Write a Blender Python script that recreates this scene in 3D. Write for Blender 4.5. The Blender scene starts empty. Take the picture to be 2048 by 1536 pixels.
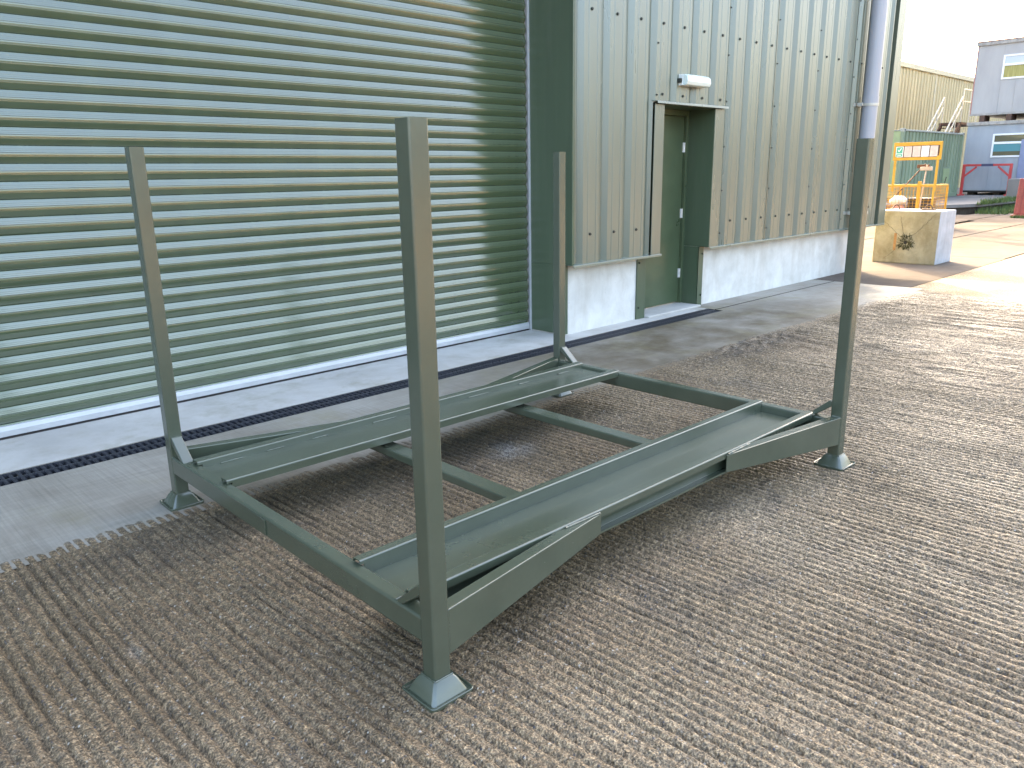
import bpy, math, random
import numpy as np
from mathutils import Vector, Matrix
random.seed(7)
rng = np.random.default_rng(11)
SC = bpy.context.scene
COL = SC.collection
R = math.radians

# ------------------------------------------------------------------ camera
def make_camera():
    cd = bpy.data.cameras.new('camera')
    cd.sensor_width = 36.0
    cd.lens = 27.354
    cd.clip_start = 0.02
    cd.clip_end = 3000
    o = bpy.data.objects.new('camera', cd)
    COL.objects.link(o)
    a, b, c = 0.7988, 0.2626, -0.0163           # heading, tilt down, roll
    f = Vector((math.cos(a) * math.cos(b), math.sin(a) * math.cos(b), -math.sin(b)))
    r = Vector((math.sin(a), -math.cos(a), 0))
    u = r.cross(f)
    r2 = r * math.cos(c) + u * math.sin(c)
    u2 = -r * math.sin(c) + u * math.cos(c)
    m = Matrix((r2, u2, -f)).transposed().to_4x4()
    m.translation = Vector((-1.1828, -1.5510, 1.4623))
    o.matrix_world = m
    SC.camera = o
make_camera()

# ------------------------------------------------------------------ sky, sun, exposure
SUN_AZ = 46.0        # degrees from +X towards +Y
SUN_EL = 21.0
w = bpy.data.worlds.new('World')
SC.world = w
w.use_nodes = True
nt = w.node_tree
bg = nt.nodes['Background']
sky = nt.nodes.new('ShaderNodeTexSky')
sky.sky_type = 'NISHITA'
sky.sun_disc = False
sky.sun_elevation = R(SUN_EL)
sky.sun_rotation = R(90 - SUN_AZ)
sky.air_density = 1.0
sky.dust_density = 7.5
sky.ozone_density = 0.0
nt.links.new(sky.outputs['Color'], bg.inputs['Color'])
bg.inputs['Strength'].default_value = 0.15
sl = bpy.data.lights.new('sun', 'SUN')
sl.energy = 2.0
sl.angle = R(0.6)
sl.color = (1.0, 0.82, 0.56)
so = bpy.data.objects.new('sun', sl)
COL.objects.link(so)
sd = Vector((math.cos(R(SUN_AZ)) * math.cos(R(SUN_EL)), math.sin(R(SUN_AZ)) * math.cos(R(SUN_EL)), math.sin(R(SUN_EL))))
so.rotation_euler = sd.to_track_quat('Z', 'Y').to_euler()
so.location = (12, 12, 20)
SC.view_settings.view_transform = 'Standard'
SC.view_settings.look = 'None'
SC.view_settings.gamma = 1.0
SC.view_settings.use_curve_mapping = False
SC.view_settings.exposure = 3.35

# ------------------------------------------------------------------ node material helpers
class NM:
    def __init__(s, name):
        s.m = bpy.data.materials.new(name)
        s.m.use_nodes = True
        s.t = s.m.node_tree
        s.b = s.t.nodes['Principled BSDF']
        s.tc = s.t.nodes.new('ShaderNodeTexCoord')
        s.co = s.tc.outputs['Object']
    def n(s, typ, **kw):
        o = s.t.nodes.new(typ)
        for k, v in kw.items():
            if k in o.inputs:
                o.inputs[k].default_value = v
            else:
                setattr(o, k, v)
        return o
    def l(s, a, b):
        s.t.links.new(a, b)
    def mapping(s, scale=(1, 1, 1), rot=(0, 0, 0), loc=(0, 0, 0), src=None):
        o = s.n('ShaderNodeMapping')
        o.inputs['Scale'].default_value = scale
        o.inputs['Rotation'].default_value = rot
        o.inputs['Location'].default_value = loc
        s.l(src or s.co, o.inputs['Vector'])
        return o.outputs['Vector']
    def noise(s, scale, detail=4, rough=.55, vec=None, dist=0.):
        o = s.n('ShaderNodeTexNoise')
        o.inputs['Scale'].default_value = scale
        o.inputs['Detail'].default_value = detail
        o.inputs['Roughness'].default_value = rough
        o.inputs['Distortion'].default_value = dist
        s.l(vec or s.co, o.inputs['Vector'])
        return o.outputs['Fac']
    def vor(s, scale, vec=None, feature='F1', out='Distance', rnd=1.0):
        o = s.n('ShaderNodeTexVoronoi')
        o.feature = feature
        o.inputs['Scale'].default_value = scale
        o.inputs['Randomness'].default_value = rnd
        s.l(vec or s.co, o.inputs['Vector'])
        return o.outputs[out]
    def ramp(s, fac, stops, interp='LINEAR'):
        o = s.n('ShaderNodeValToRGB')
        e = o.color_ramp.elements
        o.color_ramp.interpolation = interp
        while len(e) > 1:
            e.remove(e[-1])
        for i, (p, c) in enumerate(stops):
            if isinstance(c, (int, float)):
                c = (c, c, c)
            if i == 0:
                e[0].position = p
                e[0].color = (*c, 1)
            else:
                k = e.new(p)
                k.color = (*c, 1)
        s.l(fac, o.inputs['Fac'])
        return o.outputs['Color']
    def mix(s, fac, a, b, mode='MIX'):
        o = s.n('ShaderNodeMix')
        o.data_type = 'RGBA'
        o.blend_type = mode
        for sock, v in ((o.inputs[0], fac), (o.inputs[6], a), (o.inputs[7], b)):
            if isinstance(v, (int, float)):
                sock.default_value = v if sock == o.inputs[0] else (v, v, v, 1)
            elif isinstance(v, tuple):
                sock.default_value = (*v, 1)
            else:
                s.l(v, sock)
        return o.outputs[2]
    def math(s, op, a, b=0.0, clamp=False):
        o = s.n('ShaderNodeMath')
        o.operation = op
        o.use_clamp = clamp
        for sock, v in ((o.inputs[0], a), (o.inputs[1], b)):
            if isinstance(v, (int, float)):
                sock.default_value = v
            else:
                s.l(v, sock)
        return o.outputs[0]
    def sep(s, src=None):
        o = s.n('ShaderNodeSeparateXYZ')
        s.l(src or s.co, o.inputs[0])
        return o.outputs
    def bump(s, h, strength=.3, dist=.01, normal=None):
        o = s.n('ShaderNodeBump')
        o.inputs['Strength'].default_value = strength
        o.inputs['Distance'].default_value = dist
        s.l(h, o.inputs['Height'])
        if normal is not None:
            s.l(normal, o.inputs['Normal'])
        return o.outputs['Normal']
    def set(s, **kw):
        for k, v in kw.items():
            k = {'color': 'Base Color', 'rough': 'Roughness', 'normal': 'Normal', 'metal': 'Metallic', 'ior': 'IOR', 'spec': 'Specular IOR Level', 'coat': 'Coat Weight', 'coat_rough': 'Coat Roughness', 'trans': 'Transmission Weight', 'emit': 'Emission Strength', 'emit_col': 'Emission Color', 'alpha': 'Alpha', 'coat_ior': 'Coat IOR'}[k]
            i = s.b.inputs[k]
            if isinstance(v, (int, float)):
                i.default_value = v
            elif isinstance(v, tuple):
                i.default_value = (*v, 1)
            else:
                s.l(v, i)
        return s.m

def paint(name, col, rough=.35, ior=1.5, var=.15, scale=6, bump=.0, metal=0., chips=None, streak=False, coat=0.):
    """painted metal: slow colour drift, fine orange peel, dust and a few chips"""
    k = NM(name)
    v = k.mapping((1, 1, .25)) if streak else None
    a = tuple(c * (1 - var) for c in col)
    b = tuple(min(1, c * (1 + var)) for c in col)
    c = k.ramp(k.noise(scale, 6, .62, v), [(.3, a), (.7, b)])
    if chips:
        f = k.ramp(k.noise(38, 5, .7), [(.70, 0.), (.73, 1.)])
        c = k.mix(f, c, chips)
    rr = k.ramp(k.noise(scale, 4, .55), [(.3, max(.03, rough - .03)), (.75, rough + .05)])
    kw = dict(color=c, rough=rr, ior=ior, metal=metal, coat=coat)
    if bump:
        kw['normal'] = k.bump(k.noise(60, 4, .6), bump, .004)
    return k.set(**kw)

M = {}
M['stillage'] = (lambda: None)()
def stillage_paint():
    k = NM('stillage paint')
    n1 = k.noise(5, 6, .6)
    c = k.ramp(n1, [(.25, (.058, .070, .046)), (.75, (.076, .090, .061))])
    dust = k.ramp(k.noise(30, 8, .75), [(.60, 0.), (.90, .22)])
    c = k.mix(dust, c, (.14, .14, .12))
    chip = k.ramp(k.vor(34, out='Distance'), [(.035, 1.), (.05, 0.)])
    chipm = k.math('MULTIPLY', chip, k.ramp(k.noise(3.3, 2), [(.56, 0.), (.62, .55)]))
    c = k.mix(chipm, c, (.30, .31, .29))
    rr = k.ramp(k.noise(4, 4, .5), [(.3, .20), (.75, .27)])
    runs = k.ramp(k.noise(22, 2, .4, k.mapping((1, 1, .45))), [(.66, 0.), (.74, 1.)])
    h = k.math('ADD', k.math('MULTIPLY', k.noise(90, 3, .5), .15), k.math('MULTIPLY', runs, .5))
    nn = k.bump(h, .08, .003)
    return k.set(color=c, rough=rr, ior=1.9, normal=nn)
M['stillage'] = stillage_paint()
def clad_paint(name, col, rough, ior, dirt=True, wavy=.12):
    k = NM(name)
    v = k.mapping((1, 1, .12))
    c = k.ramp(k.noise(4, 6, .6, v), [(.3, tuple(x * .9 for x in col)), (.7, tuple(x * 1.12 for x in col))])
    if dirt:
        d = k.ramp(k.noise(9, 7, .7, v), [(.5, 0.), (.85, .25)])
        c = k.mix(d, c, (.17, .17, .145))
    rr = k.ramp(k.noise(3, 4, .5, v), [(.3, rough - .02), (.75, rough + .04)])
    nn = k.bump(k.noise(2.2, 3, .5, k.mapping((1, 1, .4))), wavy, .01)
    if not wavy:
        return k.set(color=c, rough=rough, ior=ior)
    return k.set(color=c, rough=rr, ior=ior, normal=nn)
M['clad'] = clad_paint('olive coated cladding', (.104, .128, .096), .28, 2.1, True, .05)
M['clad_flat'] = clad_paint('olive coated flashing', (.068, .096, .056), .38, 1.6)
M['slat'] = clad_paint('olive coated shutter', (.074, .100, .048), .16, 2.3, False, 0)
M['door'] = paint('door green', (.070, .098, .052), .30, 1.55, .12, 5)
M['bolt'] = paint('bolt dark', (.03, .035, .03), .4)
M['alu'] = paint('aluminium extrusion', (.50, .51, .53), .42, 1.5, .08, 8, metal=.3)
M['rubber'] = paint('rubber seal', (.025, .02, .02), .7)
M['hinge'] = paint('stainless hinge', (.75, .75, .75), .35, metal=.6)
M['pipe'] = paint('blue grey pipe', (.37, .38, .425), .30, 1.5, .03, 1)
M['lampwhite'] = paint('lamp white plastic', (.78, .80, .78), .25, 1.5, .03)
M['lampdiff'] = paint('lamp diffuser', (.72, .80, .76), .12, 1.5, .03)
M['grate'] = paint('black iron grate', (.034, .036, .046), .50, 1.5, .3, 25)
M['drainbody'] = paint('drain body', (.015, .015, .017), .8)
M['white_frame'] = paint('white window frame', (.75, .75, .76), .35, 1.5, .05)
M['cabin'] = paint('grey cabin wall', (.36, .35, .35), .55, 1.5, .12, 1.4, streak=True)
M['cabin2'] = paint('blue grey cabin wall', (.29, .315, .355), .55, 1.5, .14, 1.4, streak=True)
M['cabin_roof'] = paint('weathered roof edge', (.33, .31, .29), .8, 1.45, .35, 6)
M['cabin_trim'] = paint('faded red trim', (.35, .17, .15), .6, 1.5, .2)
M['cabin_door'] = paint('blue cabin door', (.20, .23, .36), .45, 1.5, .1)
M['dark'] = paint('dark underside', (.02, .018, .016), .85)
M['rustbrown'] = paint('rust brown steel', (.09, .05, .035), .8, 1.5, .4, 10)
M['tan'] = paint('tan cladding', (.36, .31, .18), .45, 1.5, .1, 1.0, streak=True)
M['tan_trim'] = paint('tan trim', (.45, .41, .29), .5, 1.5, .1, 2)
M['cont'] = paint('green container', (.20, .25, .165), .5, 1.5, .22, 1.5, streak=True, chips=(.16, .10, .06))
M['cont_top'] = paint('container top rail', (.34, .35, .31), .7, 1.5, .35, 6)
M['cont_end'] = paint('pale green container end', (.27, .33, .17), .55, 1.5, .15, 2)
M['galv'] = paint('galvanised steel', (.50, .49, .44), .5, 1.5, .2, 8, metal=.2)
M['red'] = paint('red barrier paint', (.48, .055, .055), .45, 1.5, .2, 6)
M['redplastic'] = paint('red plastic', (.22, .03, .025), .4, 1.5, .2, 6)
M['ruststain'] = paint('rust stain', (.33, .17, .06), .8, 1.4, .3, 20)
M['navy'] = paint('dark blue sleeve', (.05, .05, .11), .5)
M['yellow'] = paint('rusty yellow paint', (.55, .29, .025), .55, 1.5, .15, 5, chips=(.15, .06, .03))
M['paper'] = paint('faded paper', (.62, .52, .46), .85, 1.45, .12, 14)
M['paper2'] = paint('white paper', (.78, .75, .74), .85, 1.45, .06, 14)
M['print'] = paint('grey print', (.36, .33, .34), .85, 1.45, .1)
M['signgreen'] = paint('sign green', (.08, .36, .26), .5, 1.5, .06)
M['signwhite'] = paint('sign white', (.80, .82, .80), .5, 1.5, .04)
M['bagpink'] = paint('pink sack', (.62, .30, .27), .7, 1.5, .25, 6)
M['bagwhite'] = paint('white sack', (.66, .68, .72), .7, 1.5, .15, 6)
M['woodpole'] = paint('grey pole', (.42, .37, .33), .6, 1.5, .2, 10)
M['broom'] = paint('broom head brown', (.10, .055, .04), .8, 1.5, .3, 20)
M['blackbin'] = paint('black plastic', (.03, .026, .034), .5)

def glass_mat(name, col, rough=.05):
    k = NM(name)
    return k.set(color=col, rough=rough, ior=1.5, spec=.8)
M['glass_teal'] = glass_mat('window teal blind', (.10, .26, .30))
M['glass_dark'] = glass_mat('window dark glass', (.12, .11, .07))
M['glass_pale'] = glass_mat('window pale glass', (.46, .51, .58))
def curtain():
    k = NM('olive curtain behind glass')
    n = k.noise(3, 3, .5, k.mapping((1, 6, .4)))
    return k.set(color=k.ramp(n, [(.3, (.24, .21, .06)), (.7, (.40, .36, .13))]), rough=.15, ior=1.5)
M['curtain'] = curtain()

def yard_mat(name, far=False):
    k = NM(name)
    broad = k.noise(.9, 5, .6, dist=.6)
    c = k.ramp(broad, [(.30, (.130, .087, .046)), (.50, (.188, .133, .075)), (.70, (.240, .177, .108))])
    # damp / oily stains with shapes of their own
    st = k.ramp(k.noise(1.7, 5, .65, k.mapping(loc=(3.1, 1.7, 0)), 1.0), [(.57, 0.), (.72, .55)])
    c = k.mix(st, c, (.062, .050, .038))
    def blot(cx, cy, rx, ry, col, amt, c, lo=.0, hi=.6):
        gsp = k.n('ShaderNodeTexGradient')
        gsp.gradient_type = 'SPHERICAL'
        k.l(k.mapping((1 / rx, 1 / ry, 0), loc=(-cx / rx, -cy / ry, 0)), gsp.inputs['Vector'])
        f_ = k.math('MULTIPLY', k.ramp(gsp.outputs['Fac'], [(lo, 0.), (hi, 1.)]), k.ramp(k.noise(7, 6, .7), [(.36, .15), (.62, 1.)]))
        return k.mix(k.math('MULTIPLY', f_, amt), c, col)
    if not far:
        c = blot(1.35, 1.62, 1.25, .55, (.050, .040, .030), .85, c)
        c = blot(-.1, 1.60, .75, .40, (.060, .046, .032), .7, c)
        c = blot(-.55, .75, 1.5, 1.35, (.088, .060, .034), .50, c, .0, .5)  # broad browner, darker tone over the left of the yard
        c = blot(4.9, 1.72, 1.3, .28, (.062, .050, .040), .75, c)
        c = blot(1.63, 1.34, .22, .17, (.36, .33, .29), .6, c, .1, .9)
        c = blot(-.53, .86, .030, .10, (.30, .28, .25), .5, c, .1, .9)
    rust = k.ramp(k.noise(6, 5, .7), [(.62, 0.), (.74, .45)])
    c = k.mix(rust, c, (.16, .085, .045))
    # sand, stones
    g = k.noise(170, 2, .6)
    c = k.mix(.8, c, k.ramp(g, [(.32, .10), (.5, .95), (.68, 2.3)]), 'MULTIPLY')
    g2 = k.noise(60, 5, .7)
    c = k.mix(.75, c, k.ramp(g2, [(.34, .22), (.5, 1.), (.66, 2.0)]), 'MULTIPLY')
    vd = k.n('ShaderNodeTexVoronoi')
    vd.inputs['Scale'].default_value = 95
    k.l(k.co, vd.inputs['Vector'])
    sx = k.sep(vd.outputs['Color'])
    stone = k.math('MULTIPLY', k.ramp(sx[0], [(.90, 0.), (.91, 1.)]), k.ramp(vd.outputs['Distance'], [(.34, 1.), (.42, 0.)]))
    c = k.mix(stone, c, k.ramp(sx[1], [(.0, (.05, .05, .06)), (.35, (.11, .09, .08)), (.6, (.26, .20, .13)), (1., (.42, .38, .33))]))
    scuff = k.ramp(k.noise(2.3, 6, .72, k.mapping(loc=(7.7, 2.2, 0))), [(.70, 0.), (.80, .5)])
    c = k.mix(scuff, c, (.34, .33, .31))
    ym = k.math('ADD', k.sep()[1], k.math('MULTIPLY', k.noise(9, 6, .7), .22))
    sm = k.ramp(k.math('MULTIPLY', k.math('SUBTRACT', ym, 1.83), 2.5), [(.30, 0.), (.62, .75)])
    c = k.mix(sm if not far else 0., c, (.235, .225, .20))
    rr = k.ramp(k.noise(1.3, 5, .6), [(.35, .40 if not far else .6), (.70, .62 if not far else .8)])
    h = k.math('ADD', k.math('MULTIPLY', g2, .8), k.math('MULTIPLY', g, .5))
    h = k.math('ADD', h, k.math('MULTIPLY', k.ramp(vd.outputs['Distance'], [(.0, 1.), (.6, 0.)]), .5))
    if far:
        rib = k.noise(1, 3, .55, k.mapping((30, .8, 1)))
        h = k.math('ADD', h, k.math('MULTIPLY', rib, 2.6))
    nn = k.bump(h, .8, .009)
    return k.set(color=c, rough=rr, ior=1.5, spec=.60 if not far else .30, normal=nn)
M['yard'] = yard_mat('ribbed yard concrete')
M['yard_far'] = yard_mat('ribbed yard concrete far', True)

def apron_mat():
    k = NM('smooth apron concrete')
    x, y, z = k.sep()
    c = k.ramp(k.noise(1.1, 6, .6, dist=.4), [(.30, (.21, .185, .15)), (.52, (.30, .275, .235)), (.75, (.385, .36, .32))])
    br = k.noise(1, 4, .6, k.mapping((95, 2.2, 1)))
    c = k.mix(.55, c, k.ramp(br, [(.3, .75), (.5, 1.), (.7, 1.22)]), 'MULTIPLY')
    br2 = k.noise(1, 4, .6, k.mapping((2.5, 40, 1)))
    c = k.mix(.35, c, k.ramp(br2, [(.3, .72), (.7, 1.2)]), 'MULTIPLY')
    # brown damp silt spreading in front of the door
    e = k.n('ShaderNodeTexGradient')
    e.gradient_type = 'SPHERICAL'
    k.l(k.mapping((.34, .80, 1), loc=(-.34 * 4.9, -.80 * 2.25, 0)), e.inputs['Vector'])
    f = k.math('MULTIPLY', k.ramp(e.outputs['Fac'], [(.0, 0.), (.45, 1.)]), k.ramp(k.noise(2.2, 6, .65), [(.34, .25), (.6, 1.)]))
    c = k.mix(k.math('MULTIPLY', f, .92), c, (.105, .080, .046))
    ym = k.math('SUBTRACT', y, k.math('MULTIPLY', k.noise(7, 7, .72), .42))
    ed = k.ramp(k.math('ADD', k.math('MULTIPLY', k.math('SUBTRACT', ym, 1.62), 2.2), .5), [(.10, .8), (.70, 0.)])
    c = k.mix(ed, c, (.17, .145, .11))
    al = k.ramp(k.noise(1.4, 6, .7, k.mapping(loc=(4, 9, 0))), [(.52, 0.), (.72, .55)])
    c = k.mix(al, c, (.24, .215, .12))
    sp = k.ramp(k.noise(40, 6, .8), [(.64, 0.), (.74, .6)])
    c = k.mix(sp, c, (.11, .10, .085))
    rr = k.ramp(k.noise(3, 5, .6), [(.3, .42), (.7, .66)])
    h = k.math('ADD', k.math('MULTIPLY', br, .7), k.math('MULTIPLY', k.noise(120, 4, .7), .5))
    return k.set(color=c, rough=rr, ior=1.48, spec=.25, normal=k.bump(h, .45, .004))
M['apron'] = apron_mat()

def concrete(name, lo, hi, stain=None, scale=3, bump=.3, tint=None):
    k = NM(name)
    c = k.ramp(k.noise(scale, 7, .62, dist=.3), [(.3, lo), (.7, hi)])
    s2 = k.ramp(k.noise(28, 6, .75), [(.60, 0.), (.72, .5)])
    c = k.mix(s2, c, tuple(v * .55 for v in lo))
    v = k.ramp(k.noise(5, 6, .7, k.mapping((1, 1, .22))), [(.48, 0.), (.8, .5)])
    c = k.mix(v, c, tuple(v_ * .78 for v_ in lo) if stain is None else stain)
    if tint:
        t = k.ramp(k.noise(2.3, 6, .7, k.mapping(loc=(5, 2, 8))), [(.55, 0.), (.75, .6)])
        c = k.mix(t, c, tint)
    h = k.math('ADD', k.noise(25, 7, .7), k.math('MULTIPLY', k.noise(140, 3, .7), .4))
    return k.set(color=c, rough=.9, ior=1.45, spec=.02, normal=k.bump(h, bump, .008))
M['plinth'] = concrete('pale cast concrete', (.58, .56, .52), (.74, .725, .69), (.46, .41, .34), 4.5, .3)
M['blockc'] = concrete('ochre stained and bounce tinted concrete', (.235, .195, .115), (.38, .335, .225), (.18, .15, .08), 3.5, .8, (.13, .12, .05))  # moss and lichen ochre, with warm ground bounce put into the colour
M['blockside'] = concrete('grey sky tinted concrete side', (.36, .365, .38), (.50, .505, .53), (.32, .31, .31), 5, .7)  # bluish skylight put into the colour of the block's side and top
M['slabc'] = concrete('yard slab concrete', (.115, .094, .078), (.165, .140, .120), (.105, .078, .058), .7, .5)
M['slabedge'] = concrete('broken slab edge', (.035, .030, .026), (.09, .075, .06), None, 3, .9)
M['threshold'] = concrete('pale threshold concrete', (.42, .405, .38), (.56, .545, .515), (.36, .32, .25), 1.6, .25, (.27, .25, .17))
M['stepc'] = concrete('raised slab concrete', (.17, .16, .15), (.24, .225, .215), None, .8, .4)
M['ground'] = concrete('dark joint filler', (.06, .05, .04), (.13, .11, .09), None, .5, .4)
M['grass'] = paint('grass green', (.075, .115, .03), .7, 1.4, .4, 9)
M['mud'] = paint('dried mud', (.075, .062, .05), .9, 1.4, .4, 30)
M['grit'] = paint('pale grit', (.30, .26, .20), .6, 1.5, .7, 300)
M['weed'] = paint('dark weed', (.06, .055, .02), .8, 1.4, .4, 40)

# ------------------------------------------------------------------ mesh helpers
class MB:
    def __init__(s):
        s.v = []
        s.f = []
    def add(s, vs, fs):
        o = len(s.v)
        s.v += [tuple(map(float, p)) for p in vs]
        s.f += [tuple(i + o for i in f) for f in fs]
        return s
    def box(s, x0, x1, y0, y1, z0, z1):
        vs = [(x, y, z) for z in (z0, z1) for x, y in ((x0, y0), (x1, y0), (x1, y1), (x0, y1))]
        return s.add(vs, [(3, 2, 1, 0), (4, 5, 6, 7), (0, 1, 5, 4), (1, 2, 6, 5), (2, 3, 7, 6), (3, 0, 4, 7)])
    def prism(s, poly, axis, a, b):
        """poly: 2D points; axis the extrusion axis; (x,y)->z, (y,z)->x, (x,z)->y"""
        n = len(poly)
        def P(p, t):
            return {'z': (p[0], p[1], t), 'x': (t, p[0], p[1]), 'y': (p[0], t, p[1])}[axis]
        vs = [P(p, a) for p in poly] + [P(p, b) for p in poly]
        fs = [tuple(range(n))[::-1], tuple(range(n, 2 * n))]
        fs += [(i, (i + 1) % n, n + (i + 1) % n, n + i) for i in range(n)]
        return s.add(vs, fs)
    def rrect(s, axis, u0, u1, v0, v1, a, b, r=.006, seg=4):
        pts = []
        for cx, cy, st in ((u1 - r, v1 - r, 0), (u0 + r, v1 - r, 90), (u0 + r, v0 + r, 180), (u1 - r, v0 + r, 270)):
            for i in range(seg + 1):
                t = R(st + 90 * i / seg)
                pts.append((cx + r * math.cos(t), cy + r * math.sin(t)))
        return s.prism(pts, axis, a, b)
    def tube(s, p, q, r, n=8):
        p = Vector(p)
        q = Vector(q)
        d = (q - p).normalized()
        u = d.orthogonal().normalized()
        w_ = d.cross(u)
        vs = []
        for c in (p, q):
            for i in range(n):
                t = 2 * math.pi * i / n
                vs.append(c + (u * math.cos(t) + w_ * math.sin(t)) * r)
        fs = [tuple(range(n))[::-1], tuple(range(n, 2 * n))] + [(i, (i + 1) % n, n + (i + 1) % n, n + i) for i in range(n)]
        return s.add(vs, fs)
    def bar(s, p, q, wd, ht):
        """rectangular bar from p to q, wd across, ht in the upright direction"""
        p = Vector(p)
        q = Vector(q)
        d = (q - p).normalized()
        up = Vector((0, 0, 1)) if abs(d.z) < .95 else Vector((0, 1, 0))
        sx = d.cross(up).normalized() * wd / 2
        sy = sx.cross(d).normalized() * ht / 2
        vs = [c + a * sx + b * sy for c in (p, q) for a, b in ((-1, -1), (1, -1), (1, 1), (-1, 1))]
        return s.add(vs, [(3, 2, 1, 0), (4, 5, 6, 7), (0, 1, 5, 4), (1, 2, 6, 5), (2, 3, 7, 6), (3, 0, 4, 7)])
    def sheet(s, path, t, axis, a, b, r=.005):
        """thin folded sheet: 2D path with rounded folds, thickness t, swept along axis"""
        pts = [Vector((*path[0], 0))]
        for i in range(1, len(path) - 1):
            p0, p1, p2 = (Vector((*path[j], 0)) for j in (i - 1, i, i + 1))
            a_ = p1 + (p0 - p1).normalized() * r
            c_ = p1 + (p2 - p1).normalized() * r
            for k in range(5):
                q = k / 4
                pts.append(a_ * (1 - q) ** 2 + p1 * 2 * q * (1 - q) + c_ * q * q)
        pts.append(Vector((*path[-1], 0)))
        lo, hi = [], []
        for i, p in enumerate(pts):
            d0 = (pts[i] - pts[i - 1]).normalized() if i else (pts[1] - pts[0]).normalized()
            d1 = (pts[i + 1] - pts[i]).normalized() if i < len(pts) - 1 else d0
            d = (d0 + d1).normalized()
            nrm = Vector((-d.y, d.x, 0)) * t / 2
            lo.append((p - nrm)[:2])
            hi.append((p + nrm)[:2])
        n = len(pts)
        for i in range(n - 1):
            s.prism([lo[i], lo[i + 1], hi[i + 1], hi[i]], axis, a, b)
        return s
    def obj(s, name, mat, parent=None, bevel=0., seg=2, smooth=False):
        me = bpy.data.meshes.new(name)
        me.from_pydata(s.v, [], s.f)
        me.update()
        import bmesh
        bm = bmesh.new()
        bm.from_mesh(me)
        bmesh.ops.recalc_face_normals(bm, faces=bm.faces)
        bm.to_mesh(me)
        bm.free()
        if mat is not None:
            me.materials.append(M[mat])
        if smooth:
            for p in me.polygons:
                p.use_smooth = True
        o = bpy.data.objects.new(name, me)
        COL.objects.link(o)
        o.parent = parent
        if bevel:
            m = o.modifiers.new('bevel', 'BEVEL')
            m.width = bevel
            m.segments = seg
            m.limit_method = 'ANGLE'
            m.angle_limit = R(40)
        return o

def empty(name, loc=(0, 0, 0), rz=0., label=None, cat=None, group=None):
    o = bpy.data.objects.new(name, None)
    o.empty_display_size = .2
    COL.objects.link(o)
    o.location = loc
    o.rotation_euler = (0, 0, rz)
    if label:
        tag(o, label, cat, group)
    return o
def tag(o, label=None, cat=None, group=None, kind=None):
    if label:
        o['label'] = label
    if cat:
        o['category'] = cat
    if group:
        o['group'] = group
    if kind:
        o['kind'] = kind
    return o
def dup(o, parent=None, loc=None, mat=None):
    c = o.copy()
    COL.objects.link(c)
    c.parent = parent
    if loc is not None:
        c.location = loc
    return c
def vnoise(x, y, sx, sy, seed):
    """smooth value noise on arrays"""
    g = np.random.default_rng(seed).random((257, 257))
    u = x / sx
    v = y / sy
    iu = np.floor(u).astype(int)
    iv = np.floor(v).astype(int)
    fu = u - iu
    fv = v - iv
    fu = fu * fu * (3 - 2 * fu)
    fv = fv * fv * (3 - 2 * fv)
    a = g[iu % 257, iv % 257]
    b = g[(iu + 1) % 257, iv % 257]
    c = g[iu % 257, (iv + 1) % 257]
    d = g[(iu + 1) % 257, (iv + 1) % 257]
    return (a * (1 - fu) + b * fu) * (1 - fv) + (c * (1 - fu) + d * fu) * fv
def grid_mesh(name, xs, ys, zfun, mat):
    X, Y = np.meshgrid(xs, ys)
    Z = zfun(X, Y)
    nx, ny = len(xs), len(ys)
    co = np.stack([X, Y, Z], -1).reshape(-1, 3).astype(np.float32)
    idx = np.arange(nx * ny).reshape(ny, nx)
    q = np.stack([idx[:-1, :-1], idx[:-1, 1:], idx[1:, 1:], idx[1:, :-1]], -1).reshape(-1, 4)
    me = bpy.data.meshes.new(name)
    me.vertices.add(len(co))
    me.vertices.foreach_set('co', co.ravel())
    me.loops.add(q.size)
    me.loops.foreach_set('vertex_index', q.ravel().astype(np.int32))
    me.polygons.add(len(q))
    me.polygons.foreach_set('loop_start', (np.arange(len(q)) * 4).astype(np.int32))
    me.polygons.foreach_set('loop_total', np.full(len(q), 4, np.int32))
    me.polygons.foreach_set('use_smooth', np.ones(len(q), bool))
    me.update(calc_edges=True)
    me.materials.append(M[mat])
    o = bpy.data.objects.new(name, me)
    COL.objects.link(o)
    return o

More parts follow.
